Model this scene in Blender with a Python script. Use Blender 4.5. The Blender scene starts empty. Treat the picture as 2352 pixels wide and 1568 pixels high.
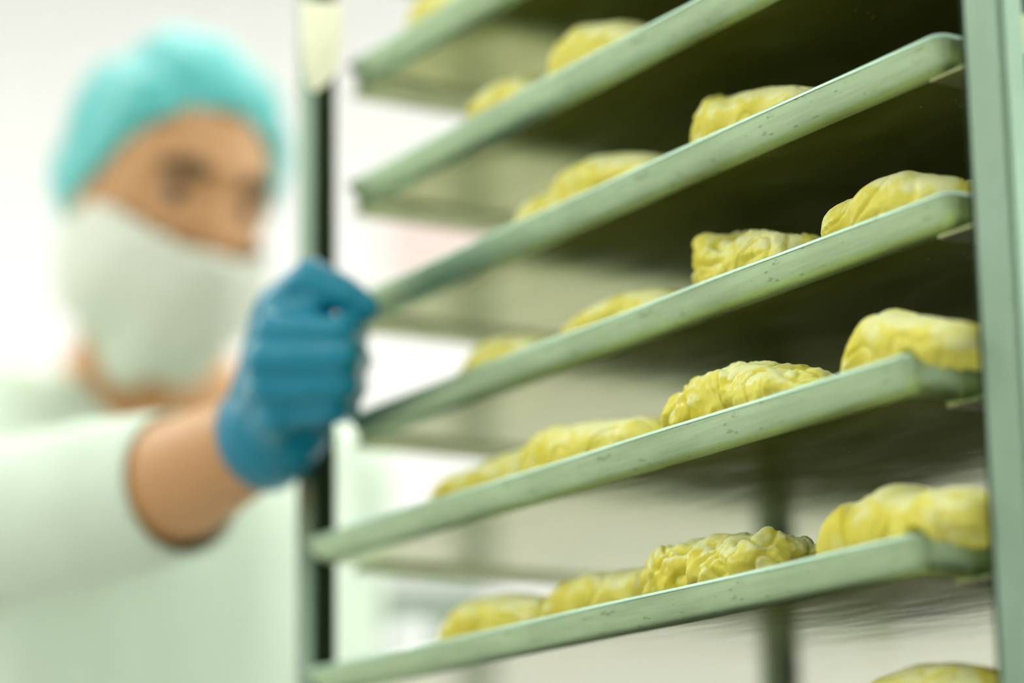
import bpy, bmesh, math, random
from mathutils import Vector, Matrix, noise

random.seed(4)
scene = bpy.context.scene
col = scene.collection

# ------------------------------------------------------------------ camera
CAM_H = 1.0
F_PX = 6279.86
CR = Vector((0.99987178, 0.00366343, -0.0155885))
CF = Vector((0.0, 0.97347915, 0.22877576))
CU = Vector((0.01601318, -0.22874643, 0.97335433))
CP = Vector((0, 0, CAM_H))
cam_d = bpy.data.cameras.new('camera')
cam = bpy.data.objects.new('camera', cam_d)
col.objects.link(cam)
m = Matrix((CR, CU, -CF)).transposed().to_4x4()
m.translation = CP
cam.matrix_world = m
cam_d.sensor_width = 36.0
cam_d.lens = F_PX / 2352 * 36.0
cam_d.clip_start = 0.05
cam_d.dof.use_dof = True
cam_d.dof.focus_distance = 1.395
cam_d.dof.aperture_fstop = 2.15
scene.camera = cam

# ------------------------------------------------------------------ world, exposure
world = bpy.data.worlds.new('world')
scene.world = world
world.use_nodes = True
world.node_tree.nodes['Background'].inputs[0].default_value = (0.95, 1.0, 0.97, 1)
world.node_tree.nodes['Background'].inputs[1].default_value = 1.0
vs = scene.view_settings
vs.view_transform = 'Standard'
vs.look = 'None'
vs.gamma = 1.0
vs.exposure = 0.0
vs.use_curve_mapping = False
scene.cycles.use_denoising = True
scene.cycles.max_bounces = 10
scene.cycles.diffuse_bounces = 5
scene.cycles.glossy_bounces = 6
scene.cycles.sample_clamp_indirect = 8.0
LAMP_POWER = (2.6, 4.6, 12.5)   # ceiling panels: row behind the camera, middle row, far row
WINDOW_POWER = 3.6         # daylight in the right wall's window


# ------------------------------------------------------------------ coordinates
U = Vector((-0.52874306, 0.84878193, 0))      # along the trays' front, towards the far post
V = Vector((0.84878193, 0.52874306, 0))       # into the rack
P0 = Vector((0.20601963, 1.23750655, 0))
TRAY_L, TRAY_D, TRAY_H = 0.60, 0.45, 0.0162
LIP = [0.6026, 0.5197, 0.4403, 0.3616, 0.2790, 0.1955, 0.1140]
LIP = [z + CAM_H for z in LIP]
PULL = [0, 0, 0, 0, 0.0296, 0.0296, 0.012]     # how far a tray is pulled out


def RP(u, v, z):
    return P0 + U * u + V * v + Vector((0, 0, z))


def W(x, y, Z):
    return CP + CF * Z + CR * ((x - 1176) * Z / F_PX) + CU * ((784 - y) * Z / F_PX)


def on_plane(x, y, v):
    d = CF + CR * ((x - 1176) / F_PX) + CU * ((784 - y) / F_PX)
    t = (P0.dot(V) + v) / d.dot(V)
    p = CP + d * t
    return (p - P0).dot(U), p.z


# ------------------------------------------------------------------ helpers
def srgb(r, g, b):
    f = lambda c: (c / 255) / 12.92 if c / 255 <= 0.04045 else ((c / 255 + 0.055) / 1.055) ** 2.4
    return (f(r), f(g), f(b), 1)


def tag(o, label=None, cat=None, group=None, kind=None):
    if label: o['label'] = label
    if cat: o['category'] = cat
    if group: o['group'] = group
    if kind: o['kind'] = kind
    return o


def empty(name, loc, label=None, cat=None, group=None):
    o = bpy.data.objects.new(name, None)
    o.empty_display_size = 0.05
    o.location = loc
    col.objects.link(o)
    return tag(o, label, cat, group)


def mesh_obj(name, me, mats, parent=None, smooth=None):
    """me in world coordinates; parent is an Empty placed by location only"""
    o = bpy.data.objects.new(name, me)
    for mm in (mats if isinstance(mats, (list, tuple)) else [mats]):
        if mm: me.materials.append(mm)
    col.objects.link(o)
    if parent is not None:
        o.parent = parent
        off = Vector((0, 0, 0))
        q = parent
        while q is not None:
            off += q.location
            q = q.parent
        o.matrix_parent_inverse = Matrix.Identity(4)
        me.transform(Matrix.Translation(-off))
    if smooth is not None:
        for p in me.polygons: p.use_smooth = True
        if smooth < 179: me.set_sharp_from_angle(angle=math.radians(smooth))
    return o


def bm_mesh(bm, name='mesh'):
    bmesh.ops.recalc_face_normals(bm, faces=bm.faces)
    me = bpy.data.meshes.new(name)
    bm.to_mesh(me)
    bm.free()
    return me


def box_bm(bm, c, ax, ay, az, hx, hy, hz, bev=0.0):
    vs_ = []
    for sx in (-1, 1):
        for sy in (-1, 1):
            for sz in (-1, 1):
                vs_.append(bm.verts.new(c + ax * hx * sx + ay * hy * sy + az * hz * sz))
    idx = [(0, 1, 3, 2), (4, 6, 7, 5), (0, 4, 5, 1), (2, 3, 7, 6), (0, 2, 6, 4), (1, 5, 7, 3)]
    fs = [bm.faces.new([vs_[i] for i in f]) for f in idx]
    if bev:
        es = list({e for f in fs for e in f.edges})
        bmesh.ops.bevel(bm, geom=es, offset=bev, segments=2, affect='EDGES')


X, Y, Zv = Vector((1, 0, 0)), Vector((0, 1, 0)), Vector((0, 0, 1))


def box(name, c, h, mat, parent=None, axes=None, bev=0.0):
    bm = bmesh.new()
    a = axes or (X, Y, Zv)
    box_bm(bm, Vector(c), a[0], a[1], a[2], h[0], h[1], h[2], bev)
    return mesh_obj(name, bm_mesh(bm, name), mat, parent, 40 if bev else None)


def loft(bm, rings, cap0=True, cap1=True):
    rv = [[bm.verts.new(p) for p in r] for r in rings]
    n = len(rv[0])
    for a, b in zip(rv, rv[1:]):
        for i in range(n):
            bm.faces.new((a[i], a[(i + 1) % n], b[(i + 1) % n], b[i]))
    if cap0: bm.faces.new(rv[0])
    if cap1: bm.faces.new(list(reversed(rv[-1])))
    return rv


def frame_at(d):
    d = d.normalized()
    a = d.cross(Zv)
    if a.length < 1e-3: a = X.copy()
    a.normalize()
    return a, d.cross(a).normalized()


def tube_rings(pts, rad, n=24, squash=None):
    rings = []
    for i, p in enumerate(pts):
        d = pts[min(i + 1, len(pts) - 1)] - pts[max(i - 1, 0)]
        a, b = frame_at(d)
        r = rad[i]
        rings.append([p + (a * math.cos(t) + b * math.sin(t)) * r for t in [2 * math.pi * k / n for k in range(n)]])
    return rings


def spline(pts, rad, k=6):
    """Catmull-Rom resampling of points and radii"""
    P = [pts[0]] + list(pts) + [pts[-1]]
    Rr = [rad[0]] + list(rad) + [rad[-1]]
    op, orr = [], []
    for i in range(1, len(P) - 2):
        for j in range(k):
            t = j / k
            def c(a, b, c_, d): return 0.5 * ((2 * b) + (c_ - a) * t + (2 * a - 5 * b + 4 * c_ - d) * t * t + (3 * b - a - 3 * c_ + d) * t ** 3)
            op.append(Vector([c(P[i - 1][q], P[i][q], P[i + 1][q], P[i + 2][q]) for q in range(3)]))
            orr.append(c(Rr[i - 1], Rr[i], Rr[i + 1], Rr[i + 2]))
    op.append(Vector(pts[-1])); orr.append(rad[-1])
    return op, orr


def capsule(bm, a, b, ra, rb, n=20):
    d = b - a
    L = max(d.length, 1e-5)
    d = d / L
    rings = []
    A, B = frame_at(d)
    for k in range(1, 7):
        t = math.pi / 2 * k / 6
        rings.append((a - d * ra * math.cos(t), ra * math.sin(t)))
    for k in range(5, 0, -1):
        t = math.pi / 2 * k / 6
        rings.append((b + d * rb * math.cos(t), rb * math.sin(t))) if k < 6 else None
    rings.insert(6, (b, rb))
    rr = [[c + (A * math.cos(q) + B * math.sin(q)) * r for q in [2 * math.pi * i / n for i in range(n)]] for c, r in rings]
    loft(bm, rr)


def ellipsoid(bm, c, rx, ry, rz, M=None, n=3):
    g = bmesh.ops.create_icosphere(bm, subdivisions=n, radius=1.0)
    for v_ in g['verts']:
        p = Vector((v_.co.x * rx, v_.co.y * ry, v_.co.z * rz))
        v_.co = c + (M @ p if M else p)
    return g['verts']


def remeshed(bm, voxel, smooth_it=6, fac=0.5):
    """melts overlapping closed shapes into one continuous skin"""
    me = bm_mesh(bm)
    o = bpy.data.objects.new('tmp', me)
    col.objects.link(o)
    r = o.modifiers.new('r', 'REMESH'); r.mode = 'VOXEL'; r.voxel_size = voxel; r.use_smooth_shade = True
    s = o.modifiers.new('s', 'SMOOTH'); s.iterations = smooth_it; s.factor = fac
    dg = bpy.context.evaluated_depsgraph_get()
    out = bpy.data.meshes.new_from_object(o.evaluated_get(dg))
    bpy.data.objects.remove(o)
    bpy.data.meshes.remove(me)
    return out


# ------------------------------------------------------------------ materials
def mat(name, color, rough=0.5, metal=0.0, bump=0.0, bscale=50, spec=0.5, sss=0.0, coat=0.0, transl=0.0):
    mt = bpy.data.materials.new(name)
    mt.use_nodes = True
    nt = mt.node_tree
    b = nt.nodes['Principled BSDF']
    b.inputs['Base Color'].default_value = color
    b.inputs['Roughness'].default_value = rough
    b.inputs['Metallic'].default_value = metal
    b.inputs['Specular IOR Level'].default_value = spec
    b.inputs['Coat Weight'].default_value = coat
    if sss:
        b.inputs['Subsurface Weight'].default_value = sss
        b.inputs['Subsurface Radius'].default_value = (1.0, 0.6, 0.25)
        b.inputs['Subsurface Scale'].default_value = 0.006
    if bump:
        tc = nt.nodes.new('ShaderNodeTexCoord')
        nz = nt.nodes.new('ShaderNodeTexNoise'); nz.inputs['Scale'].default_value = bscale; nz.inputs['Detail'].default_value = 5
        bp = nt.nodes.new('ShaderNodeBump'); bp.inputs['Strength'].default_value = bump; bp.inputs['Distance'].default_value = 0.002
        nt.links.new(tc.outputs['Object'], nz.inputs['Vector'])
        nt.links.new(nz.outputs['Fac'], bp.inputs['Height'])
        nt.links.new(bp.outputs['Normal'], b.inputs['Normal'])
    return mt


def ramp(nt, stops):
    r = nt.nodes.new('ShaderNodeValToRGB')
    e = r.color_ramp.elements
    e[0].position, e[0].color = stops[0]
    e[1].position, e[1].color = stops[-1]
    for p, c in stops[1:-1]:
        k = e.new(p); k.color = c
    return r


def g(v): return (v, v, v, 1)


def metal_mat(name, base, dark, rough, streak=(6, 6, 60), stain=0.5, metal=1.0, axes=True, scratch=0.25, rvar=0.12, bump=0.0):
    """worn metal: scratches along the rack's front, blotchy stains, small dark marks"""
    mt = bpy.data.materials.new(name)
    mt.use_nodes = True
    nt = mt.node_tree; N = nt.nodes; L = nt.links
    b = N['Principled BSDF']
    b.inputs['Metallic'].default_value = metal
    tc = N.new('ShaderNodeTexCoord')
    mp = N.new('ShaderNodeMapping')
    mp.inputs['Rotation'].default_value = (0, 0, -math.atan2(U.y, U.x))
    L.new(tc.outputs['Object'], mp.inputs['Vector'])
    sc = N.new('ShaderNodeMapping'); sc.inputs['Scale'].default_value = streak
    L.new(mp.outputs[0], sc.inputs['Vector'])
    n1 = N.new('ShaderNodeTexNoise'); n1.inputs['Scale'].default_value = 9; n1.inputs['Detail'].default_value = 7; n1.inputs['Roughness'].default_value = 0.65
    L.new(sc.outputs[0], n1.inputs['Vector'])
    n2 = N.new('ShaderNodeTexNoise'); n2.inputs['Scale'].default_value = 14; n2.inputs['Detail'].default_value = 6
    L.new(mp.outputs[0], n2.inputs['Vector'])
    r1 = ramp(nt, [(0.38, g(0)), (0.62, g(1))]); L.new(n1.outputs['Fac'], r1.inputs[0])
    r2 = ramp(nt, [(0.45, g(0)), (0.72, g(1))]); L.new(n2.outputs['Fac'], r2.inputs[0])
    # small dark marks
    s3 = N.new('ShaderNodeMapping'); s3.inputs['Scale'].default_value = (120, 260, 330)
    L.new(mp.outputs[0], s3.inputs['Vector'])
    n3 = N.new('ShaderNodeTexNoise'); n3.inputs['Scale'].default_value = 1.0; n3.inputs['Detail'].default_value = 4
    L.new(s3.outputs[0], n3.inputs['Vector'])
    r3 = ramp(nt, [(0.63, g(0)), (0.70, g(1))]); L.new(n3.outputs['Fac'], r3.inputs[0])
    m1 = N.new('ShaderNodeMath'); m1.operation = 'MULTIPLY'; L.new(r1.outputs[0], m1.inputs[0]); m1.inputs[1].default_value = scratch
    m2 = N.new('ShaderNodeMath'); m2.operation = 'MULTIPLY_ADD'; L.new(r2.outputs[0], m2.inputs[0]); m2.inputs[1].default_value = stain; L.new(m1.outputs[0], m2.inputs[2])
    m3 = N.new('ShaderNodeMath'); m3.operation = 'MULTIPLY_ADD'; m3.use_clamp = True
    L.new(r3.outputs[0], m3.inputs[0]); m3.inputs[1].default_value = 0.55; L.new(m2.outputs[0], m3.inputs[2])
    mx = N.new('ShaderNodeMix'); mx.data_type = 'RGBA'
    mx.inputs['A'].default_value = base; mx.inputs['B'].default_value = dark
    L.new(m3.outputs[0], mx.inputs['Factor'])
    L.new(mx.outputs['Result'], b.inputs['Base Color'])
    rr = N.new('ShaderNodeMath'); rr.operation = 'MULTIPLY_ADD'
    L.new(n1.outputs['Fac'], rr.inputs[0]); rr.inputs[1].default_value = rvar; rr.inputs[2].default_value = rough
    L.new(rr.outputs[0], b.inputs['Roughness'])
    if bump:
        bp = N.new('ShaderNodeBump'); bp.inputs['Strength'].default_value = bump; bp.inputs['Distance'].default_value = 0.001
        L.new(n2.outputs['Fac'], bp.inputs['Height']); L.new(bp.outputs['Normal'], b.inputs['Normal'])
    return mt


M_RIM = metal_mat('tray_aluminium', (0.50, 0.66, 0.42, 1), (0.23, 0.30, 0.17, 1), 0.36, streak=(2, 6, 40), stain=0.25, scratch=0.25)
M_LIP = metal_mat('tray_lip_aluminium', (0.50, 0.70, 0.57, 1), (0.33, 0.44, 0.33, 1), 0.46, streak=(2, 6, 40), stain=0.2, scratch=0.2)
M_POST = metal_mat('rack_steel', (0.25, 0.35, 0.265, 1), (0.21, 0.30, 0.21, 1), 0.42, streak=(8, 8, 3), stain=0.3, scratch=0.3)
M_POST_REAR = metal_mat('rack_steel_shaded', (0.22, 0.26, 0.19, 1), (0.15, 0.19, 0.12, 1), 0.5, streak=(8, 8, 3), stain=0.3, scratch=0.3)  # darker copy of the rack steel: the rear posts' shade put into the colour
M_RUN = metal_mat('runner_steel', (0.42, 0.46, 0.22, 1), (0.2, 0.22, 0.08, 1), 0.35, stain=0.4)


def underside_mat():
    mt = bpy.data.materials.new('tray_underside_seasoned')
    mt.use_nodes = True
    nt = mt.node_tree; N = nt.nodes; L = nt.links
    b = N['Principled BSDF']
    tc = N.new('ShaderNodeTexCoord')
    mp = N.new('ShaderNodeMapping'); mp.inputs['Rotation'].default_value = (0, 0, -math.atan2(U.y, U.x))
    L.new(tc.outputs['Object'], mp.inputs['Vector'])
    s1 = N.new('ShaderNodeMapping'); s1.inputs['Scale'].default_value = (5, 16, 1); L.new(mp.outputs[0], s1.inputs['Vector'])
    n1 = N.new('ShaderNodeTexNoise'); n1.inputs['Scale'].default_value = 1.3; n1.inputs['Detail'].default_value = 8; n1.inputs['Roughness'].default_value = 0.6
    n1.inputs['Distortion'].default_value = 0.8
    L.new(s1.outputs[0], n1.inputs['Vector'])
    r1 = ramp(nt, [(0.35, (0.26, 0.30, 0.02, 1)), (0.55, (0.34, 0.38, 0.05, 1)), (0.75, (0.46, 0.50, 0.16, 1))])
    L.new(n1.outputs['Fac'], r1.inputs[0])
    # pale crumbs and specks
    vo = N.new('ShaderNodeTexVoronoi'); vo.inputs['Scale'].default_value = 170
    L.new(mp.outputs[0], vo.inputs['Vector'])
    nn = N.new('ShaderNodeTexNoise'); nn.inputs['Scale'].default_value = 26; nn.inputs['Detail'].default_value = 3
    L.new(mp.outputs[0], nn.inputs['Vector'])
    a = ramp(nt, [(0.05, g(1)), (0.11, g(0))]); L.new(vo.outputs['Distance'], a.inputs[0])
    c = ramp(nt, [(0.52, g(0)), (0.60, g(1))]); L.new(nn.outputs['Fac'], c.inputs[0])
    mm = N.new('ShaderNodeMath'); mm.operation = 'MULTIPLY'; L.new(a.outputs[0], mm.inputs[0]); L.new(c.outputs[0], mm.inputs[1])
    mx = N.new('ShaderNodeMix'); mx.data_type = 'RGBA'; mx.inputs['B'].default_value = (0.75, 0.78, 0.5, 1)
    L.new(r1.outputs[0], mx.inputs['A']); L.new(mm.outputs[0], mx.inputs['Factor'])
    L.new(mx.outputs['Result'], b.inputs['Base Color'])
    me_ = N.new('ShaderNodeMath'); me_.operation = 'MULTIPLY_ADD'; L.new(mm.outputs[0], me_.inputs[0]); me_.inputs[1].default_value = -0.6; me_.inputs[2].default_value = 0.75; b.inputs['IOR'].default_value = 2.2
    L.new(me_.outputs[0], b.inputs['Metallic'])
    rr = N.new('ShaderNodeMath'); rr.operation = 'MULTIPLY_ADD'; L.new(n1.outputs['Fac'], rr.inputs[0]); rr.inputs[1].default_value = 0.16; rr.inputs[2].default_value = 0.03
    L.new(rr.outputs[0], b.inputs['Roughness'])
    # gentle dents
    n4 = N.new('ShaderNodeTexNoise'); n4.inputs['Scale'].default_value = 1.0; n4.inputs['Detail'].default_value = 2
    s4 = N.new('ShaderNodeMapping'); s4.inputs['Scale'].default_value = (9, 22, 1); L.new(mp.outputs[0], s4.inputs['Vector']); L.new(s4.outputs[0], n4.inputs['Vector'])
    bp = N.new('ShaderNodeBump'); bp.inputs['Strength'].default_value = 0.25; bp.inputs['Distance'].default_value = 0.0012
    L.new(n4.outputs['Fac'], bp.inputs['Height']); L.new(bp.outputs['Normal'], b.inputs['Normal'])
    return mt


M_UNDER = underside_mat()
M_SHADE = mat('shaded_post_face', (0.018, 0.035, 0.010, 1), 0.6, spec=0.2)  # shade of the posts' inner faces, put into a dark colour
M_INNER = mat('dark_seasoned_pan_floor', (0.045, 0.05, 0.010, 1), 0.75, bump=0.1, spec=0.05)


def dough_mat():
    mt = bpy.data.materials.new('raw_yellow_dough')
    mt.use_nodes = True
    nt = mt.node_tree; N = nt.nodes; L = nt.links
    b = N['Principled BSDF']
    b.inputs['Roughness'].default_value = 0.55
    b.inputs['Specular IOR Level'].default_value = 0.35
    b.inputs['Subsurface Weight'].default_value = 0.25
    b.inputs['Subsurface Radius'].default_value = (1.0, 0.8, 0.25)
    b.inputs['Subsurface Scale'].default_value = 0.006
    tc = N.new('ShaderNodeTexCoord')
    n1 = N.new('ShaderNodeTexNoise'); n1.inputs['Scale'].default_value = 48; n1.inputs['Detail'].default_value = 6; n1.inputs['Distortion'].default_value = 0.6
    L.new(tc.outputs['Object'], n1.inputs['Vector'])
    geo = N.new('ShaderNodeNewGeometry')
    sep = N.new('ShaderNodeSeparateXYZ'); L.new(geo.outputs['Normal'], sep.inputs[0])
    # flour lies on what faces up, in patches
    up = N.new('ShaderNodeMapRange'); up.inputs['From Min'].default_value = -0.2; up.inputs['From Max'].default_value = 0.9
    up.inputs['To Min'].default_value = 0.0; up.inputs['To Max'].default_value = 0.20
    L.new(sep.outputs['Z'], up.inputs['Value'])
    ad = N.new('ShaderNodeMath'); ad.operation = 'ADD'; L.new(n1.outputs['Fac'], ad.inputs[0]); L.new(up.outputs[0], ad.inputs[1])
    pt = N.new('ShaderNodeMapRange'); pt.inputs['From Min'].default_value = 0.46; pt.inputs['From Max'].default_value = 0.56
    pt.inputs['To Min'].default_value = -0.08; pt.inputs['To Max'].default_value = 0.10
    L.new(geo.outputs['Pointiness'], pt.inputs['Value'])
    a2 = N.new('ShaderNodeMath'); a2.operation = 'ADD'; L.new(ad.outputs[0], a2.inputs[0]); L.new(pt.outputs[0], a2.inputs[1])
    fr = ramp(nt, [(0.60, g(0)), (0.74, g(0.85))]); L.new(a2.outputs[0], fr.inputs[0])
    n2 = N.new('ShaderNodeTexNoise'); n2.inputs['Scale'].default_value = 16; n2.inputs['Detail'].default_value = 3
    L.new(tc.outputs['Object'], n2.inputs['Vector'])
    cr = ramp(nt, [(0.35, (0.74, 0.65, 0.045, 1)), (0.65, (0.82, 0.78, 0.15, 1))]); L.new(n2.outputs['Fac'], cr.inputs[0])
    mx = N.new('ShaderNodeMix'); mx.data_type = 'RGBA'; mx.inputs['B'].default_value = (0.86, 0.89, 0.47, 1)
    L.new(cr.outputs[0], mx.inputs['A']); L.new(fr.outputs[0], mx.inputs['Factor'])
    L.new(mx.outputs['Result'], b.inputs['Base Color'])
    n3 = N.new('ShaderNodeTexNoise'); n3.inputs['Scale'].default_value = 240; n3.inputs['Detail'].default_value = 6
    L.new(tc.outputs['Object'], n3.inputs['Vector'])
    bp = N.new('ShaderNodeBump'); bp.inputs['Strength'].default_value = 0.18; bp.inputs['Distance'].default_value = 0.0010
    L.new(n3.outputs['Fac'], bp.inputs['Height']); L.new(bp.outputs['Normal'], b.inputs['Normal'])
    return mt


M_DOUGH = dough_mat()
M_WALL = mat('white_wall_paint', (0.91, 0.89, 0.89, 1), 0.7, bump=0.05, bscale=200)
M_CEIL = mat('white_ceiling', (0.85, 0.86, 0.84, 1), 0.8)
M_FLOOR = mat('light_floor', (0.50, 0.50, 0.46, 1), 0.45, bump=0.05)
M_COAT = mat('white_coat_cotton', (0.72, 0.84, 0.69, 1), 0.85, bump=0.3, bscale=90)
M_SKIN = mat('skin', (0.62, 0.33, 0.14, 1), 0.5, sss=0.15, bump=0.1, bscale=200)
M_CAP = mat('turquoise_cap_fabric', (0.18, 0.76, 0.75, 1), 0.7, bump=0.3, bscale=120)
M_MASK = mat('white_mask_fabric', (0.74, 0.78, 0.66, 1), 0.85, bump=0.3, bscale=120)
M_GLOVE = mat('blue_nitrile', (0.0, 0.23, 0.36, 1), 0.33, bump=0.15, bscale=60, spec=0.4)
M_TROUSER = mat('white_trousers', (0.72, 0.75, 0.70, 1), 0.85)
M_SHOE = mat('white_shoe', (0.75, 0.75, 0.73, 1), 0.5)
M_EYE = mat('eye_white', (0.45, 0.40, 0.34, 1), 0.2)
M_IRIS = mat('eye_iris', (0.03, 0.015, 0.008, 1), 0.2)
M_BROW = mat('eyebrow_hair', (0.10, 0.06, 0.03, 1), 0.8)
M_PAPER = mat('cream_paper', (0.93, 0.93, 0.76, 1), 0.7)
M_PINK = mat('pale_pink_paper', (0.86, 0.68, 0.66, 1), 0.8)
M_SHELF = mat('grey_green_table_paint', (0.25, 0.30, 0.24, 1), 0.5)
M_BOWL = mat('white_bowl_plastic', (0.9, 0.88, 0.91, 1), 0.3)
M_RUBBER = mat('black_rubber', (0.02, 0.02, 0.02, 1), 0.6)
M_FRAME = mat('white_frame', (0.8, 0.8, 0.8, 1), 0.4)


def thin(mt, color, fac, sheen=0.0):
    """thin sheet that lets some light through"""
    nt = mt.node_tree
    b = nt.nodes['Principled BSDF']; out = nt.nodes['Material Output']
    b.inputs['Sheen Weight'].default_value = sheen
    tr = nt.nodes.new('ShaderNodeBsdfTranslucent'); tr.inputs['Color'].default_value = color
    mx = nt.nodes.new('ShaderNodeMixShader'); mx.inputs[0].default_value = fac
    nt.links.new(b.outputs[0], mx.inputs[1]); nt.links.new(tr.outputs[0], mx.inputs[2])
    nt.links.new(mx.outputs[0], out.inputs['Surface'])


thin(M_PAPER, (0.98, 0.98, 0.86, 1), 0.85)
thin(M_CAP, (0.5, 0.95, 0.93, 1), 0.3, 0.8)


def emis(name, c, s):
    mt = bpy.data.materials.new(name)
    mt.use_nodes = True
    b = mt.node_tree.nodes['Principled BSDF']
    b.inputs['Base Color'].default_value = (0.8, 0.8, 0.8, 1)
    b.inputs['Emission Color'].default_value = c
    b.inputs['Emission Strength'].default_value = s
    return mt


M_LAMP = [emis('lamp_diffuser_glow', (0.97, 1.0, 0.94, 1), p) for p in LAMP_POWER]
M_DAY = emis('daylight_glass', (0.95, 1.0, 0.98, 1), WINDOW_POWER)

# ------------------------------------------------------------------ room
XL, XR, YN, YF, H = -2.6, 3.2, -2.6, 4.5, 2.95


def struct(name, c, h, mt):
    return tag(box(name, c, h, mt), kind='structure')


t = 0.05
cxr, cyr = (XL + XR) / 2, (YN + YF) / 2
hx, hy = (XR - XL) / 2, (YF - YN) / 2
struct('floor', (cxr, cyr, -t), (hx + .1, hy + .1, t), M_FLOOR)
struct('ceiling', (cxr, cyr, H + t), (hx + .1, hy + .1, t), M_CEIL)
struct('wall_back', (cxr, YF + t, H / 2), (hx, t, H / 2), M_WALL)
struct('wall_front', (cxr, YN - t, H / 2), (hx, t, H / 2), M_WALL)
struct('wall_left', (XL - t, cyr, H / 2), (t, hy, H / 2), M_WALL)
struct('wall_right', (XR + t, cyr, H / 2), (t, hy, H / 2), M_WALL)
bm = bmesh.new()
for (yc, zc, hy_, hz_) in ((0.3, 0.9, 1.66, .03), (0.3, 2.3, 1.66, .03), (-1.33, 1.6, .03, .7), (1.93, 1.6, .03, .7), (0.3, 1.6, .02, .7)):
    box_bm(bm, Vector((XR - 0.03, yc, zc)), X, Y, Zv, .03, hy_, hz_, 0.004)
wf = tag(mesh_obj('window_1', bm_mesh(bm), M_FRAME, None, 40), kind='structure')
box('window_pane', (XR - 0.012, 0.3, 1.6), (.008, 1.6, .68), M_DAY, wf)

for i in range(3):
    for j in range(3):
        x, y = -1.6 + 1.9 * i - (.35 if j == 2 else 0), (-1.5, .7, 2.75)[j]
        lt = empty('ceiling_light', (x, y, H), 'square glowing panel lamp set in the white ceiling', 'ceiling light', 'panel lamps in the ceiling')
        bm = bmesh.new()
        for (dx, dy, ax_, ay_) in ((0, .43, .45, .02), (0, -.43, .45, .02), (.43, 0, .02, .41), (-.43, 0, .02, .41)):
            box_bm(bm, Vector((x + dx, y + dy, H - .015)), X, Y, Zv, ax_, ay_, .015, 0.002)
        mesh_obj('frame', bm_mesh(bm), M_FRAME, lt)
        box('diffuser', (x, y, H - .012), (.41, .41, .006), M_LAMP[j], lt)


# ------------------------------------------------------------------ rack
AX = (U, V, Zv)
rack = empty('tray_rack', RP(0.29, 0.2, 0), 'tall metal bakery rack with runners, holding the baking trays', 'rack')
POST_W, POST_T = 0.026, 0.0155
U_L0, U_R1 = 0.610, -0.034           # inner faces of the posts
RACK_TOP = 1.84
REAR_V = 0.366
post_specs = [(U_L0 + POST_W / 2, -POST_T / 2), (U_R1 - POST_W / 2, -POST_T / 2), (U_L0 + POST_W / 2, REAR_V), (U_R1 - POST_W / 2, REAR_V)]
for (u, v) in post_specs:
    box('post', RP(u, v, (RACK_TOP + .12) / 2), (POST_W / 2, POST_T / 2, (RACK_TOP - .12) / 2), M_POST if v < .1 else M_POST_REAR, rack, AX, 0.002)
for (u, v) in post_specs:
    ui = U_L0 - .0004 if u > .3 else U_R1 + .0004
    box('shade_strip', RP(ui, v, (RACK_TOP + .12) / 2), (.0004, POST_T / 2, (RACK_TOP - .20) / 2), M_SHADE, rack, AX)  # thin strip added to darken the post's inner face as shade would
box('shade_panel', RP(U_R1 - POST_W / 2, (REAR_V + .055) / 2, (RACK_TOP + .18) / 2), (.0008, (REAR_V - .055 - POST_T) / 2 + .0005, (RACK_TOP - .26) / 2), M_POST, rack, AX)  # unseen sheet added to block window light and darken the rack's right interior
umid, uhalf = (U_L0 + U_R1) / 2, (U_L0 - U_R1) / 2
for z in (0.14, RACK_TOP - .015):
    for v in (-POST_T / 2, REAR_V):
        box('crossbar', RP(umid, v, z), (uhalf, POST_T / 2, .015), M_POST, rack, AX, 0.002)
    for u in (U_L0 + POST_W / 2, U_R1 - POST_W / 2):
        box('side_bar', RP(u, REAR_V / 2 - .004, z), (POST_W / 2 - .002, REAR_V / 2 - .004, .015), M_POST, rack, AX, 0.002)
levels = [LIP[0] + .082] + LIP + [LIP[-1] - .0815 * k for k in range(1, 10)]
for z in levels:
    zb = z - TRAY_H
    for side in (0, 1):
        bm = bmesh.new()
        if side == 0:
            ua, ub = U_L0 - .045, U_L0 - .0009
            uf = U_L0 - .0017
        else:
            ua, ub = U_R1 + .0009, U_R1 + .056
            uf = U_R1 + .0017
        vc, vh = (0.012 + TRAY_D + .012) / 2, (TRAY_D + .012 - 0.012) / 2
        box_bm(bm, RP((ua + ub) / 2, vc, zb - .00078), U, V, Zv, (ub - ua) / 2, vh, .00075)
        box_bm(bm, RP(uf, vc + .002, zb + .009), U, V, Zv, .0007, vh - .002, .009)
        mesh_obj('runner', bm_mesh(bm), M_RUN, rack)
for (u, v) in post_specs:
    p = RP(u, v, .05)
    w = mesh_obj('caster_wheel', (lambda b: (loft(b, tube_rings([p - V * .012, p + V * .012], [.05, .05], 32)), bm_mesh(b))[1])(bmesh.new()), M_RUBBER, rack, 40)
    box('caster_fork', RP(u, v, .085), (.012, .017, .038), M_POST, rack, AX, 0.002)


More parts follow.
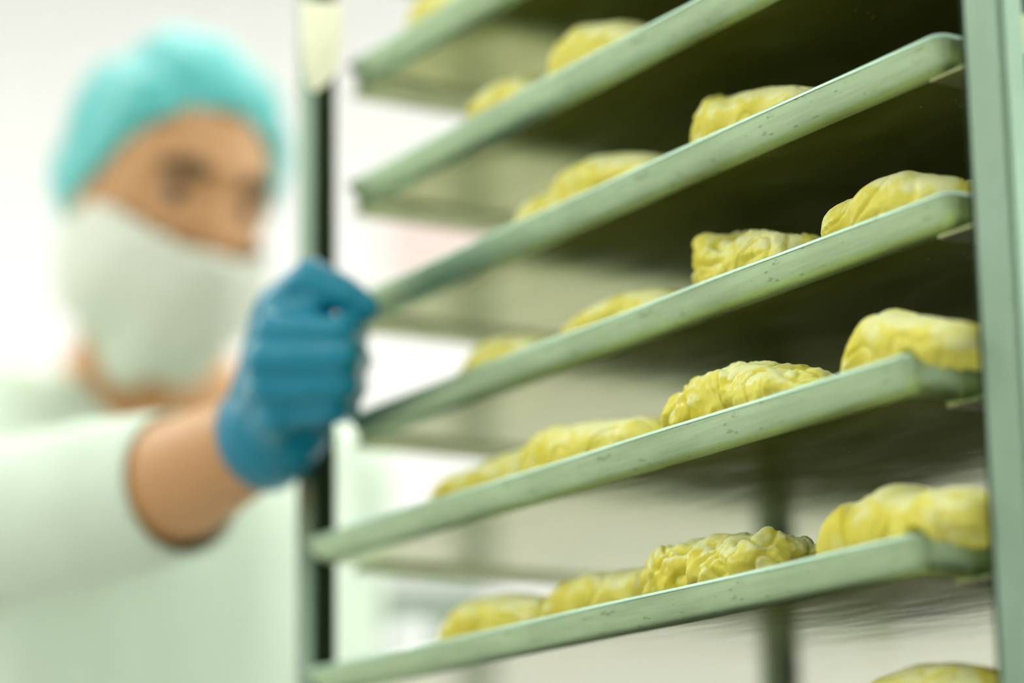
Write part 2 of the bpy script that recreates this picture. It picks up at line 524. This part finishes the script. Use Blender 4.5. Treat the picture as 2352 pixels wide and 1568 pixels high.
# ------------------------------------------------------------------ trays
def rrect(u0, u1, v0, v1, z, r, seed=0, nl=40, ns=26, k=6, wob=0.0):
    pts = []
    def seg(a, b, n):
        for i in range(n):
            t_ = i / n
            pts.append((a[0] + (b[0] - a[0]) * t_, a[1] + (b[1] - a[1]) * t_))
    def arc(cx_, cy_, a0):
        for i in range(k):
            a_ = a0 + math.pi / 2 * i / k
            pts.append((cx_ + r * math.cos(a_), cy_ + r * math.sin(a_)))
    seg((u0 + r, v0), (u1 - r, v0), nl); arc(u1 - r, v0 + r, -math.pi / 2)
    seg((u1, v0 + r), (u1, v1 - r), ns); arc(u1 - r, v1 - r, 0)
    seg((u1 - r, v1), (u0 + r, v1), nl); arc(u0 + r, v1 - r, math.pi / 2)
    seg((u0, v1 - r), (u0, v0 + r), ns); arc(u0 + r, v0 + r, math.pi)
    out = []
    for (a, b) in pts:
        n_ = noise.noise(Vector((a * 9, b * 9, seed * 7.3)))
        n2 = noise.noise(Vector((a * 9 + 50, b * 9, seed * 3.1)))
        out.append(RP(a, b + wob * n2, z + wob * n_))
    return out


def make_tray(k, label):
    z, v0 = LIP[k], -PULL[k]
    u0, u1, v1 = 0.0, TRAY_L, v0 + TRAY_D
    root = empty('baking_tray', RP(.3, v0 + .2, z - TRAY_H), label, 'tray', 'baking trays in the rack')
    def ring(ins, dz, r, wob=0.0008):
        return rrect(u0 + ins, u1 - ins, v0 + ins, v1 - ins, z + dz, r, k, wob=wob)
    # base pan
    bm = bmesh.new()
    loft(bm, [ring(.0148, -.0156, .005, 0), ring(.0148, -.01615, .005, 0), ring(.0175, -.0162, .004, 0)], True, True)
    mesh_obj('base', bm_mesh(bm), M_UNDER, root)
    bm = bmesh.new()
    loft(bm, [ring(.0150, -.0153, .005, 0), ring(.0150, -.0150, .005, 0)], True, True)
    mesh_obj('pan_floor', bm_mesh(bm), M_INNER, root)
    # sloping wall with a rounded foot
    bm = bmesh.new()
    rs = [ring(.0150, -.0162, .005, 0), ring(.0112, -.0157, .0055, .0003), ring(.0082, -.0142, .006, .0006), ring(.0055, -.0113, .0064), ring(.0030, -.0070, .0068), ring(.0008, -.0021, .0072),
          ring(.0024, -.0019, .006), ring(.0045, -.0065, .006), ring(.0090, -.0130, .0055), ring(.0150, -.0150, .0050, 0)]
    loft(bm, rs + [rs[0]], False, False)
    nr_ = len(rs[0])
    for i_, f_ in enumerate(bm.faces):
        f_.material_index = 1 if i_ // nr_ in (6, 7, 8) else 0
    bmesh.ops.remove_doubles(bm, verts=bm.verts, dist=1e-6)
    mesh_obj('rim', bm_mesh(bm), [M_RIM, M_INNER], root, 50)
    # rolled lip
    bm = bmesh.new()
    rs = [ring(.0008, -.0021, .0072), ring(.0, -.0018, .0078), ring(.0, -.0006, .0078), ring(.0007, 0, .0072), ring(.0020, 0, .0064), ring(.0027, -.0006, .0058), ring(.0024, -.0019, .006)]
    loft(bm, rs + [rs[0]], False, False)
    bmesh.ops.remove_doubles(bm, verts=bm.verts, dist=1e-6)
    mesh_obj('lip', bm_mesh(bm), M_LIP, root, 60)


tray_labels = ['topmost aluminium baking tray, crossing the upper left of the picture',
               'second baking tray from the top of the rack, with two dough pieces',
               'third baking tray from the top, its left end under the gloved thumb',
               'fourth baking tray from the top, a dough piece at each of four places',
               'fifth baking tray from the top, pulled out a little, with white-floured dough',
               'sixth baking tray from the top, pulled out, carrying the largest dough pieces',
               'lowest baking tray, mostly below the picture, with one dough piece']
for k in range(7):
    make_tray(k, tray_labels[k])


# ------------------------------------------------------------------ dough
def interp(pts, x):
    if x <= pts[0][0]: return pts[0][1]
    for (a, b), (c, d) in zip(pts, pts[1:]):
        if x <= c:
            return b + (d - b) * (x - a) / max(c - a, 1e-9)
    return pts[-1][1]


def make_dough(k, top, v, w, label, seed, bottom=None, v_right=None, rough=1.0, ragged=0.0):
    floor = LIP[k] - TRAY_H + .0014
    x0, x1 = top[0][0], top[-1][0]
    n = 56
    rings = []
    for i in range(n + 1):
        s = i / n
        # closer sampling at the ends
        s = 0.5 - 0.5 * math.cos(math.pi * s)
        x = x0 + (x1 - x0) * s
        vc = v + ((v_right - v) * min(1, max(0, (s - .3) / .5)) if v_right is not None else 0)
        u, zt = on_plane(x, interp(top, x), vc)
        zb = floor
        if bottom is not None:
            lipz = LIP[k] + .0006
            _, zpx = on_plane(x, interp(bottom, x), vc)
            if u < .013: zb = lipz
            if u < -.0035: zb = zpx
            elif u >= .013: zb = floor
        e = max(0.0, 1 - abs(2 * s - 1) ** 7) ** 0.5
        ww = w * (0.35 + 0.65 * e) * (1 + .18 * noise.noise(Vector((x * .02, seed, 0))))
        zt = max(zt, zb + .006)
        zt = zb + (zt - zb) * (0.62 + 0.38 * min(1, e * 2.2))
        hz, zm = (zt - zb) / 2, (zt + zb) / 2
        ring = []
        for q in range(40):
            a = 2 * math.pi * q / 40
            ca, sa = math.cos(a), math.sin(a)
            pz = math.copysign(abs(sa) ** .75, sa)
            if sa < 0: pz = math.copysign(abs(sa) ** .4, sa)
            pv = math.copysign(abs(ca) ** .8, ca)
            ring.append(RP(u, vc + ww * pv, zm + hz * pz))
        rings.append(ring)
    bm = bmesh.new()
    loft(bm, rings)
    me = remeshed(bm, 0.0012, 4, .5)
    so = Vector((seed * 3.17, seed * 1.7, seed * .9))
    me.update()
    nr = [vv.normal.copy() for vv in me.vertices]
    for i, vv in enumerate(me.vertices):
        p = vv.co
        hgt = min(1.0, max(0.0, (p.z - floor) / .010))
        q = p * 27 + so
        q2 = Vector((q.x + 1.2 * noise.noise(q * .7), q.y, q.z * 1.3 + 1.2 * noise.noise(q * .7 + Vector((9, 3, 1)))))
        big = noise.noise(q2)
        rid = 1 - abs(noise.noise(q2 * 1.9 + Vector((5, 5, 5)))) * 2.2
        crease = max(0, 1 - abs(noise.noise(q2 * 1.15 + Vector((31, 7, 2)))) * 9)
        fine = noise.fractal(p * 330 + so, 0.7, 2.1, 4)
        d = .0020 * big + .0007 * rid - .0017 * crease * crease + .00022 * fine * rough
        if ragged:
            r_ = 1 - min(1, abs(noise.noise(p * 62 + so * 2)) * 3.2)
            d += ragged * (.75 * noise.noise(p * 75 + so) - .55 * r_ ** 3 + .22 * max(0, noise.noise(p * 300 + so)))
        d = max(d, -.004)
        vv.co = p + nr[i] * d * hgt * rough
        if bottom is None and vv.co.z < floor: vv.co.z = floor
    o = mesh_obj('dough_piece', me, M_DOUGH, None, 180)
    # origin at the base
    c = sum((vv.co for vv in me.vertices), Vector()) / len(me.vertices)
    c.z = min(vv.co.z for vv in me.vertices)
    me.transform(Matrix.Translation(-c)); o.location = c
    tag(o, label, 'dough', 'raw dough pieces on the trays')
    return o


D = [
 (0, [(985, 60), (1000, 14), (1020, -6), (1060, -22), (1100, -40), (1120, -20)], .04, .024, 'blurred dough piece at the top edge of the picture, on the topmost tray', {}),
 (1, [(1312, 160), (1318, 125), (1335, 96), (1350, 78), (1375, 62), (1420, 57), (1455, 50), (1480, 58), (1530, 74), (1550, 100)], .04, .026, 'larger golden dough piece on the second tray from the top', {}),
 (1, [(1128, 262), (1145, 215), (1180, 190), (1222, 174), (1250, 186), (1275, 215)], .035, .022, 'small faint dough piece at the left on the second tray from the top', {}),
 (2, [(1306, 480), (1316, 432), (1345, 400), (1375, 378), (1410, 362), (1460, 355), (1500, 352), (1530, 356), (1565, 370), (1590, 400)], .04, .027, 'smooth rounded dough piece on the third tray, left of the horned one', {}),
 (2, [(1232, 512), (1250, 466), (1275, 446), (1300, 438), (1308, 446), (1318, 480)], .035, .020, 'small blurred dough piece at the left end of the third tray row', {}),
 (2, [(1640, 320), (1646, 290), (1656, 262), (1664, 247), (1676, 236), (1684, 216), (1694, 226), (1730, 224), (1765, 212), (1800, 203), (1855, 203), (1900, 205), (1930, 222), (1945, 250)], .040, .026, 'dough piece with a small raised horn at its left, on the third tray', {'rough': 1.0}),
 (3, [(1340, 765), (1362, 728), (1400, 705), (1440, 687), (1490, 673), (1540, 668), (1580, 674), (1610, 700)], .04, .025, 'blurred low dough piece on the fourth tray, left of the ragged one', {}),
 (3, [(1098, 865), (1125, 815), (1160, 787), (1200, 773), (1250, 770), (1290, 775), (1315, 800)], .045, .025, 'leftmost dough piece on the fourth tray, much blurred', {}),
 (3, [(1650, 650), (1652, 600), (1653, 560), (1662, 542), (1672, 536), (1690, 540), (1705, 544), (1720, 545), (1735, 562), (1748, 546), (1765, 540), (1790, 537), (1825, 536), (1850, 548), (1870, 562), (1895, 580), (1905, 600)], .040, .027, 'ragged dough piece with a torn flap, in sharp focus on the fourth tray', {'ragged': .0042, 'rough': 1.25}),
 (3, [(1950, 540), (1958, 498), (1975, 474), (2010, 458), (2040, 440), (2080, 415), (2130, 398), (2180, 405), (2225, 415), (2240, 426), (2250, 450)], .042, .028, 'long sloping dough piece beside the right post on the fourth tray', {}),
 (4, [(1040, 1140), (1062, 1102), (1100, 1082), (1150, 1066), (1190, 1045), (1225, 1033), (1240, 1040), (1250, 1070)], .022, .024, 'leftmost low dough piece on the fifth tray', {}),
 (4, [(1240, 1080), (1246, 1040), (1262, 1008), (1290, 990), (1340, 977), (1400, 968), (1460, 965), (1500, 955), (1525, 957), (1548, 978), (1565, 1000)], .012, .026, 'long dough piece left of the floured one on the fifth tray', {}),
 (4, [(1582, 975), (1588, 932), (1600, 908), (1612, 893), (1630, 887), (1650, 869), (1680, 866), (1700, 858), (1730, 840), (1760, 841), (1800, 837), (1840, 845), (1870, 846), (1890, 852), (1912, 866), (1930, 885)], .012, .028, 'white-floured knobbly dough piece in sharp focus on the fifth tray', {'ragged': .0034, 'rough': 1.3}),
 (4, [(1985, 860), (2005, 806), (2028, 770), (2045, 728), (2060, 718), (2090, 722), (2120, 728), (2160, 738), (2200, 746), (2245, 748), (2258, 762), (2262, 790)], .010, .024, 'dough piece drooping over the right end of the fifth tray',
   {'bottom': [(1985, 860), (2110, 840), (2160, 852), (2195, 850), (2225, 825), (2262, 800)], 'v_right': -.006}),
 (5, [(1062, 1475), (1078, 1425), (1108, 1390), (1150, 1368), (1200, 1363), (1250, 1370), (1290, 1370), (1312, 1380), (1318, 1400)], .015, .027, 'leftmost darker dough piece on the sixth tray', {}),
 (5, [(1310, 1420), (1325, 1368), (1350, 1330), (1420, 1315), (1480, 1310), (1520, 1298), (1550, 1286), (1565, 1300)], .022, .027, 'flat golden dough piece left of the big lump on the sixth tray', {}),
 (5, [(1543, 1370), (1548, 1320), (1565, 1275), (1588, 1250), (1620, 1244), (1650, 1247), (1680, 1230), (1700, 1238), (1740, 1236), (1760, 1240), (1790, 1227), (1812, 1236), (1830, 1262), (1838, 1310)], .012, .028, 'big folded dough lump at the middle of the sixth tray', {'ragged': .0036, 'rough': 1.4}),
 (5, [(1826, 1300), (1834, 1262), (1845, 1244), (1862, 1244), (1874, 1262), (1890, 1285), (1900, 1310)], .030, .018, 'small crumbly dough end behind the big lump on the sixth tray', {'ragged': .004}),
 (5, [(1932, 1280), (1936, 1212), (1960, 1180), (2000, 1150), (2040, 1142), (2070, 1135), (2098, 1114), (2112, 1130), (2150, 1131), (2210, 1119), (2250, 1130), (2275, 1148), (2284, 1175), (2287, 1215)], .010, .025, 'fat dough piece hanging over the right end of the sixth tray',
   {'bottom': [(1932, 1270), (2110, 1240), (2170, 1262), (2210, 1258), (2250, 1228), (2287, 1216)], 'v_right': -.006}),
 (6, [(2025, 1600), (2055, 1553), (2100, 1531), (2140, 1520), (2200, 1521), (2245, 1530), (2275, 1555), (2292, 1600)], .03, .026, 'dough piece cut by the bottom edge of the picture, on the lowest tray', {}),
]
for i, (k, top, v, w, lab, kw) in enumerate(D):
    make_dough(k, top, v, w, lab, i + 1.0, **kw)

# ------------------------------------------------------------------ paper tag on the far post
bm = bmesh.new()
Zt = 1.734
outl = [(690, 5), (786, 5), (787, 60), (784, 120), (775, 160), (755, 190), (725, 212), (712, 205), (702, 180), (692, 120)]
fr = [bm.verts.new(W(x, y, Zt + .004 * math.sin(y / 60))) for x, y in outl]
bk = [bm.verts.new(W(x, y, Zt + .0012 + .004 * math.sin(y / 60))) for x, y in outl]
bm.faces.new(fr); bm.faces.new(list(reversed(bk)))
for i in range(len(outl)):
    j = (i + 1) % len(outl)
    bm.faces.new((fr[i], fr[j], bk[j], bk[i]))
tg = mesh_obj('paper_tag', bm_mesh(bm), M_PAPER)
tag(tg, 'pale cream paper tag hung on the upper part of the far post', 'tag')

# ------------------------------------------------------------------ person
person = empty('person', (W(400, 1300, 2.35).x, W(400, 1300, 2.35).y, 0),
               'person in white coat, turquoise cap, face mask and blue glove gripping the rack post', 'person')
HC = W(392, 462, 2.30)
HM = Matrix.Rotation(math.radians(7), 3, 'Y') @ Matrix.Rotation(math.radians(34), 3, 'Z') @ Matrix.Rotation(math.radians(11), 3, 'X')


def hp(x, y, z): return HC + HM @ Vector((x, y, z))


# joints
SH_R = W(-70, 1030, 2.33); EL_R = W(-150, 1235, 2.03); WR = W(612, 1000, 1.775); FM = W(410, 1100, 1.850)
SH_L = W(735, 1110, 2.52)
NK = W(340, 960, 2.40)
CH = W(380, 1260, 2.44)
HIP = Vector((CH.x - .02, CH.y + .05, .95))
gx = HIP.x
EL_L = Vector((SH_L.x + .0, SH_L.y + .10, SH_L.z - .28)); WR_L = Vector((EL_L.x + .02, EL_L.y - .12, EL_L.z - .22))


def head_bm(bm):
    vs_ = bmesh.ops.create_icosphere(bm, subdivisions=5, radius=1.0)['verts']
    for v_ in vs_:
        n_ = v_.co.normalized()
        x, y, z = n_
        rx, ry, rz = .076, .098, .118
        p = Vector((x * rx, y * ry, z * rz))
        if z < 0:                      # jaw narrows, chin forward
            k_ = -z
            p.x *= 1 - .30 * k_ ** 1.4
            if y > 0: p.y *= 1 - .35 * k_
            else: p.y *= 1 - .06 * k_
        if y < 0:
            gz = lambda c, s: math.exp(-((p.z - c) / s) ** 2)
            gxx = lambda c, s: math.exp(-((p.x - c) / s) ** 2)
            p.y -= .008 * gz(.026, .012) * gxx(0, .045)                      # brow
            for sx in (-1, 1):
                p.y += .013 * gz(.0, .014) * gxx(sx * .031, .017)            # sockets
                p.y -= .007 * gz(-.032, .020) * gxx(sx * .042, .02)          # cheeks
            nzv = max(0, min(1, (.012 - p.z) / .05)) if p.z > -.045 else max(0, 1 - (-.045 - p.z) / .012)
            p.y -= .027 * nzv * gxx(0, .011)                                 # nose
            p.y -= .006 * gz(-.075, .009) * gxx(0, .022)                     # lips
            p.y -= .008 * gz(-.105, .014) * gxx(0, .02)                      # chin
        v_.co = hp(*p)


def fingers(bm, inf):
    chains = {
        'index': [(628, 765, 1.712, .0125), (780, 762, 1.688, .0108), (812, 772, 1.722, .0098), (800, 776, 1.758, .0088)],
        'middle': [(612, 828, 1.706, .0128), (788, 822, 1.684, .0110), (818, 828, 1.722, .0100), (800, 832, 1.760, .0090)],
        'ring': [(618, 890, 1.708, .0122), (785, 882, 1.688, .0105), (812, 887, 1.722, .0096), (797, 890, 1.757, .0086)],
        'pinky': [(640, 948, 1.716, .0112), (765, 937, 1.698, .0096), (796, 938, 1.724, .0088), (788, 941, 1.750, .0080)],
        'thumb': [(592, 905, 1.765, .0170), (636, 718, 1.740, .0160), (715, 645, 1.722, .0140), (795, 680, 1.710, .0115), (838, 705, 1.708, .0090)],
    }
    for ch in chains.values():
        for a, b in zip(ch, ch[1:]):
            capsule(bm, W(*a[:3]), W(*b[:3]), a[3] + inf, b[3] + inf)
    # palm
    for a in ((628, 765), (612, 828), (618, 890), (640, 948)):
        capsule(bm, W(a[0], a[1], 1.714), WR + (W(a[0], a[1], 1.714) - WR) * .1, .0135 + inf, .022 + inf)
    capsule(bm, W(592, 905, 1.765), WR, .019 + inf, .024 + inf)
    capsule(bm, W(640, 740, 1.735), W(620, 860, 1.735), .014 + inf, .016 + inf)
    capsule(bm, W(650, 725, 1.728), W(720, 705, 1.715), .013 + inf, .010 + inf)


# body: one continuous skin
bm = bmesh.new()
head_bm(bm)
for sx in (-1, 1):
    ellipsoid(bm, hp(sx * .076, .012, -.008), .008, .018, .030, HM, 3)     # ears
capsule(bm, hp(0, .025, -.06), NK, .056, .062)
capsule(bm, SH_R, EL_R, .046, .040); capsule(bm, EL_R, FM, .040, .0425); capsule(bm, FM, WR, .0425, .030)
capsule(bm, SH_L, EL_L, .050, .042); capsule(bm, EL_L, WR_L, .042, .028)
capsule(bm, WR_L, WR_L + Vector((0, -.03, -.09)), .026, .034)
for q in range(4):
    a = WR_L + Vector((-.03 + .02 * q, -.035, -.12))
    capsule(bm, a, a + Vector((0, .012, -.045)), .009, .008); capsule(bm, a + Vector((0, .012, -.045)), a + Vector((0, .035, -.065)), .008, .007)
a = WR_L + Vector((-.035, -.02, -.05)); capsule(bm, a, a + Vector((-.03, -.02, -.05)), .011, .009)
capsule(bm, NK, CH, .09, .12); capsule(bm, SH_R, SH_L, .055, .055); capsule(bm, CH, HIP, .12, .13)
fingers(bm, -.0022)
for sx in (-1, 1):
    hpj = HIP + Vector((sx * .09, 0, -.03)); kn = Vector((hpj.x + sx * .02, hpj.y - .05, .50)); an = Vector((kn.x, hpj.y + .02, .10))
    capsule(bm, hpj, kn, .085, .058); capsule(bm, kn, an, .056, .036); capsule(bm, an, an + Vector((0, -.13, -.055)), .036, .030)
body = mesh_obj('body', remeshed(bm, .0042, 3, .5), M_SKIN, person, 180)

# eyes and brows
for sx in (-1, 1):
    bm = bmesh.new(); ellipsoid(bm, hp(sx * .031, -.070, .000), .0125, .0125, .0115, HM, 3)
    e = mesh_obj('eye', bm_mesh(bm), M_EYE, person, 180)
    bm = bmesh.new(); ellipsoid(bm, hp(sx * .031, -.0795, -.001), .0092, .0040, .0088, HM, 3)
    mesh_obj('iris', bm_mesh(bm), M_IRIS, e, 180)
    bm = bmesh.new()
    pts = [hp(sx * (.014 + .009 * i), -.094 + .0022 * i * i * .55, .020 + .0035 * math.sin(i * .8)) for i in range(5)]
    pp, rr = spline(pts, [.006, .0075, .007, .006, .004])
    loft(bm, tube_rings(pp, rr, 10)); mesh_obj('eyebrow', bm_mesh(bm), M_BROW, person, 180)

# cap
bm = bmesh.new()
vs_ = bmesh.ops.create_icosphere(bm, subdivisions=6, radius=1.0)['verts']


def cap_cut(p): return p.z - max(-.070, .075 - 1.15 * (p.y + .085))


kill = []
for v_ in vs_:
    n_ = v_.co.normalized()
    p = Vector((n_.x * .094, .010 + n_.y * .114, .022 + n_.z * .122))
    d = cap_cut(p)
    puff = .008 * noise.noise(n_ * 2.6) + .004 * noise.noise(n_ * 7)
    # gathers near the band
    ang = math.atan2(n_.x, n_.y)
    near = math.exp(-max(0, d) / .02)
    puff += near * (-.016 + .0035 * math.sin(ang * 34)) if d > -.02 else -.016
    fold = math.exp(-(((n_.x * .8 + n_.z * .6) + .05) / .09) ** 2)
    puff -= .007 * fold
    p += Vector((n_.x, n_.y, n_.z)) * puff
    if d < 0: kill.append(v_)
    v_.co = hp(*p)
bmesh.ops.delete(bm, geom=kill, context='VERTS')
bmesh.ops.solidify(bm, geom=bm.faces[:], thickness=.0015)
cap = mesh_obj('cap', bm_mesh(bm), M_CAP, person, 180)

# mask (beard cover)
bm = bmesh.new()
vs_ = bmesh.ops.create_icosphere(bm, subdivisions=5, radius=1.0)['verts']
kill = []
for v_ in vs_:
    n_ = v_.co.normalized()
    p = Vector((n_.x * (.086 if n_.z > 0 else .086 * (1 - .12 * n_.z ** 2)), -.010 + n_.y * .108, -.062 + n_.z * .092))
    if p.z > -.034 + .20 * (p.y + .10) - .006 * math.cos(n_.x * 3) or p.y > .045 or (p.y > .0 and n_.z < -.55): kill.append(v_)
    if n_.y < 0: p.y -= .012 * math.exp(-(p.x / .022) ** 2) * math.exp(-((p.z + .05) / .03) ** 2)
    p += n_ * (.003 * noise.noise(n_ * 4) + .008 * math.sin(n_.x * 9 + n_.z * 3) * max(0, -n_.z))
    v_.co = hp(*p)
bmesh.ops.delete(bm, geom=kill, context='VERTS')
bmesh.ops.solidify(bm, geom=bm.faces[:], thickness=.0015)
mesh_obj('face_mask', bm_mesh(bm), M_MASK, person, 180)

# coat body
bm = bmesh.new()
capsule(bm, NK + Vector((0, 0.01, -.075)), CH, .10, .150)
capsule(bm, SH_R, NK + Vector((0, .01, -.07)), .075, .085); capsule(bm, SH_L, NK + Vector((0, .01, -.07)), .072, .085)
capsule(bm, SH_R, CH, .075, .15); capsule(bm, SH_L, CH, .075, .15)
capsule(bm, CH + Vector((-.04, 0, 0)), HIP + Vector((-.05, 0, 0)), .15, .145); capsule(bm, CH + Vector((.03, 0, 0)), HIP + Vector((.04, 0, 0)), .14, .145)
capsule(bm, HIP, HIP + Vector((0, 0, -.22)), .16, .17)
capsule(bm, SH_L, EL_L, .062, .054); capsule(bm, EL_L, WR_L, .054, .046)
me = remeshed(bm, .009, 10, .5)
me.update()
nr = [v_.normal.copy() for v_ in me.vertices]
for i, v_ in enumerate(me.vertices):
    q = Vector((v_.co.x * 9, v_.co.y * 9, v_.co.z * 3.2))
    q = q + Vector((.6 * v_.co.z * 3, 0, 0))
    v_.co += nr[i] * (.010 * noise.noise(q) + .006 * noise.noise(q * 2.3))
coat = mesh_obj('coat', me, M_COAT, person, 180)
# collar
bm = bmesh.new()
ringp = []
cen = NK + Vector((0.0, 0.0, .010))
for i in range(33):
    a = 2 * math.pi * i / 32
    ringp.append(cen + Vector((.082 * math.cos(a), .080 * math.sin(a), -.018 + .030 * math.sin(a) - .012 * math.cos(a))))
loft(bm, tube_rings(ringp, [.010] * 33, 12), True, True)
mesh_obj('collar', bm_mesh(bm), M_COAT, person, 180)

# sleeve on the reaching arm: open cuff with thickness
fa = (WR - FM).normalized()
cuff = W(418, 1108, 1.852)
pts = [SH_R, SH_R.lerp(EL_R, .5), EL_R + Vector((0, -.005, .0)), W(40, 1195, 1.985), W(210, 1160, 1.925), cuff]
rad = [.080, .074, .068, .0615, .0585, .0500]
pp, rr = spline(pts, rad, 8)
outer = tube_rings(pp, rr, 48)
for i, r_ in enumerate(outer):
    c = pp[i]
    for j, p in enumerate(r_):
        n_ = (p - c).normalized()
        q = p * 11
        fold = .0045 * noise.noise(Vector((q.x * 2.4, q.y, q.z * .7))) + .002 * noise.noise(q * 3)
        amt = 1 if i < len(outer) - 4 else .35
        r_[j] = p + n_ * fold * amt
inner = [[pp[i] + (p - pp[i]) * .95 for p in outer[i]] for i in range(len(outer))]
bm = bmesh.new()
loft(bm, outer + list(reversed(inner)), False, False)
bmesh.ops.holes_fill(bm, edges=[e for e in bm.edges if e.is_boundary])
mesh_obj('sleeve', bm_mesh(bm), M_COAT, coat, 180)

# glove
bm = bmesh.new()
fingers(bm, .0004)
capsule(bm, WR, WR + fa * .02, .0325, .031)
me = remeshed(bm, .0021, 3, .45)
me.update()
nr = [v_.normal.copy() for v_ in me.vertices]
for i, v_ in enumerate(me.vertices):
    v_.co += nr[i] * .0010 * noise.noise(v_.co * 70)
gl = mesh_obj('glove', me, M_GLOVE, person, 180)
c0 = WR + fa * .026
ca = WR + fa * .010; cb = WR - fa * .006
rr0 = tube_rings([c0, ca, cb], [.030, .0345, .0365], 40)
rr1 = tube_rings([c0, ca, cb + fa * .001], [.029, .0332, .0352], 40)
bm = bmesh.new()
loft(bm, rr0 + list(reversed(rr1)), False, False)
mesh_obj('glove_cuff', bm_mesh(bm), M_GLOVE, gl, 180)
# trousers and shoes
bm = bmesh.new()
for sx in (-1, 1):
    hpj = HIP + Vector((sx * .09, 0, -.03)); kn = Vector((hpj.x + sx * .02, hpj.y - .05, .50)); an = Vector((kn.x, hpj.y + .02, .12))
    capsule(bm, hpj, kn, .10, .075); capsule(bm, kn, an, .074, .062)
capsule(bm, HIP + Vector((-.07, 0, 0)), HIP + Vector((.07, 0, 0)), .11, .11)
mesh_obj('trousers', remeshed(bm, .01, 6), M_TROUSER, person, 180)
for sx in (-1, 1):
    ax_ = HIP.x + sx * .11; ay_ = HIP.y + .02
    bm = bmesh.new()
    capsule(bm, Vector((ax_, ay_ + .02, .048)), Vector((ax_, ay_ - .16, .042)), .048, .042)
    capsule(bm, Vector((ax_, ay_, .06)), Vector((ax_, ay_ - .02, .09)), .046, .045)
    me = remeshed(bm, .006, 4)
    for v_ in me.vertices: v_.co.z = max(v_.co.z, .002)
    mesh_obj('shoe', me, M_SHOE, person, 180)

# ------------------------------------------------------------------ things behind
ZS = 3.25
sx0, sx1 = W(470, 1400, ZS).x, W(1128, 1400, ZS).x
ztop = W(900, 1215, ZS).z; zsh = W(900, 1500, ZS).z
ys = W(900, 1400, ZS).y
sh = empty('work_table', ((sx0 + sx1) / 2, ys + .2, 0), 'pale grey-green work table with a raised back panel, behind the rack and the person', 'table')
xm, xh = (sx0 + sx1) / 2, (sx1 - sx0) / 2
for x in (sx0 + .02, sx1 - .02):
    for y in (ys + .02, ys + .38):
        box('leg', (x, y, (zsh - .03) / 2), (.018, .018, (zsh - .03) / 2), M_SHELF, sh, None, .002)
box('back_panel', (xm, ys + .405, (zsh + ztop) / 2), (xh, .005, (ztop - zsh) / 2), M_SHELF, sh, None, .001)
box('tabletop', (xm, ys + .20, zsh - .015), (xh, .20, .015), M_SHELF, sh, None, .003)
box('lower_shelf', (xm, ys + .20, .35), (xh - .042, .16, .01), M_SHELF, sh, None, .003)
bc = W(942, 1480, ZS + .10)
bm = bmesh.new()
prof = [(r_ * .55, z_ * .6) for r_, z_ in [(.0, .072), (.022, .071), (.040, .062), (.053, .044), (.060, .020), (.062, .004), (.066, .0), (.063, -.001 + .001), (.058, .004), (.056, .02), (.049, .042), (.036, .058), (.0, .067)]]
rings = []
for r_, z_ in prof:
    rings.append([Vector((bc.x + max(r_, .0005) * math.cos(2 * math.pi * i / 40), bc.y + max(r_, .0005) * math.sin(2 * math.pi * i / 40), zsh + z_)) for i in range(40)])
loft(bm, rings, True, True)
tag(mesh_obj('bowl', bm_mesh(bm), M_BOWL, None, 60), 'small white bowl upside down on the work table, a round blur behind the lower trays', 'bowl')
pc = W(1030, 575, 4.66)
tag(box('paper_notice', (pc.x, YF - .002, pc.z), (.11, .0015, .07), M_PINK), 'pale pink paper notice on the white wall, seen between the trays', 'notice')
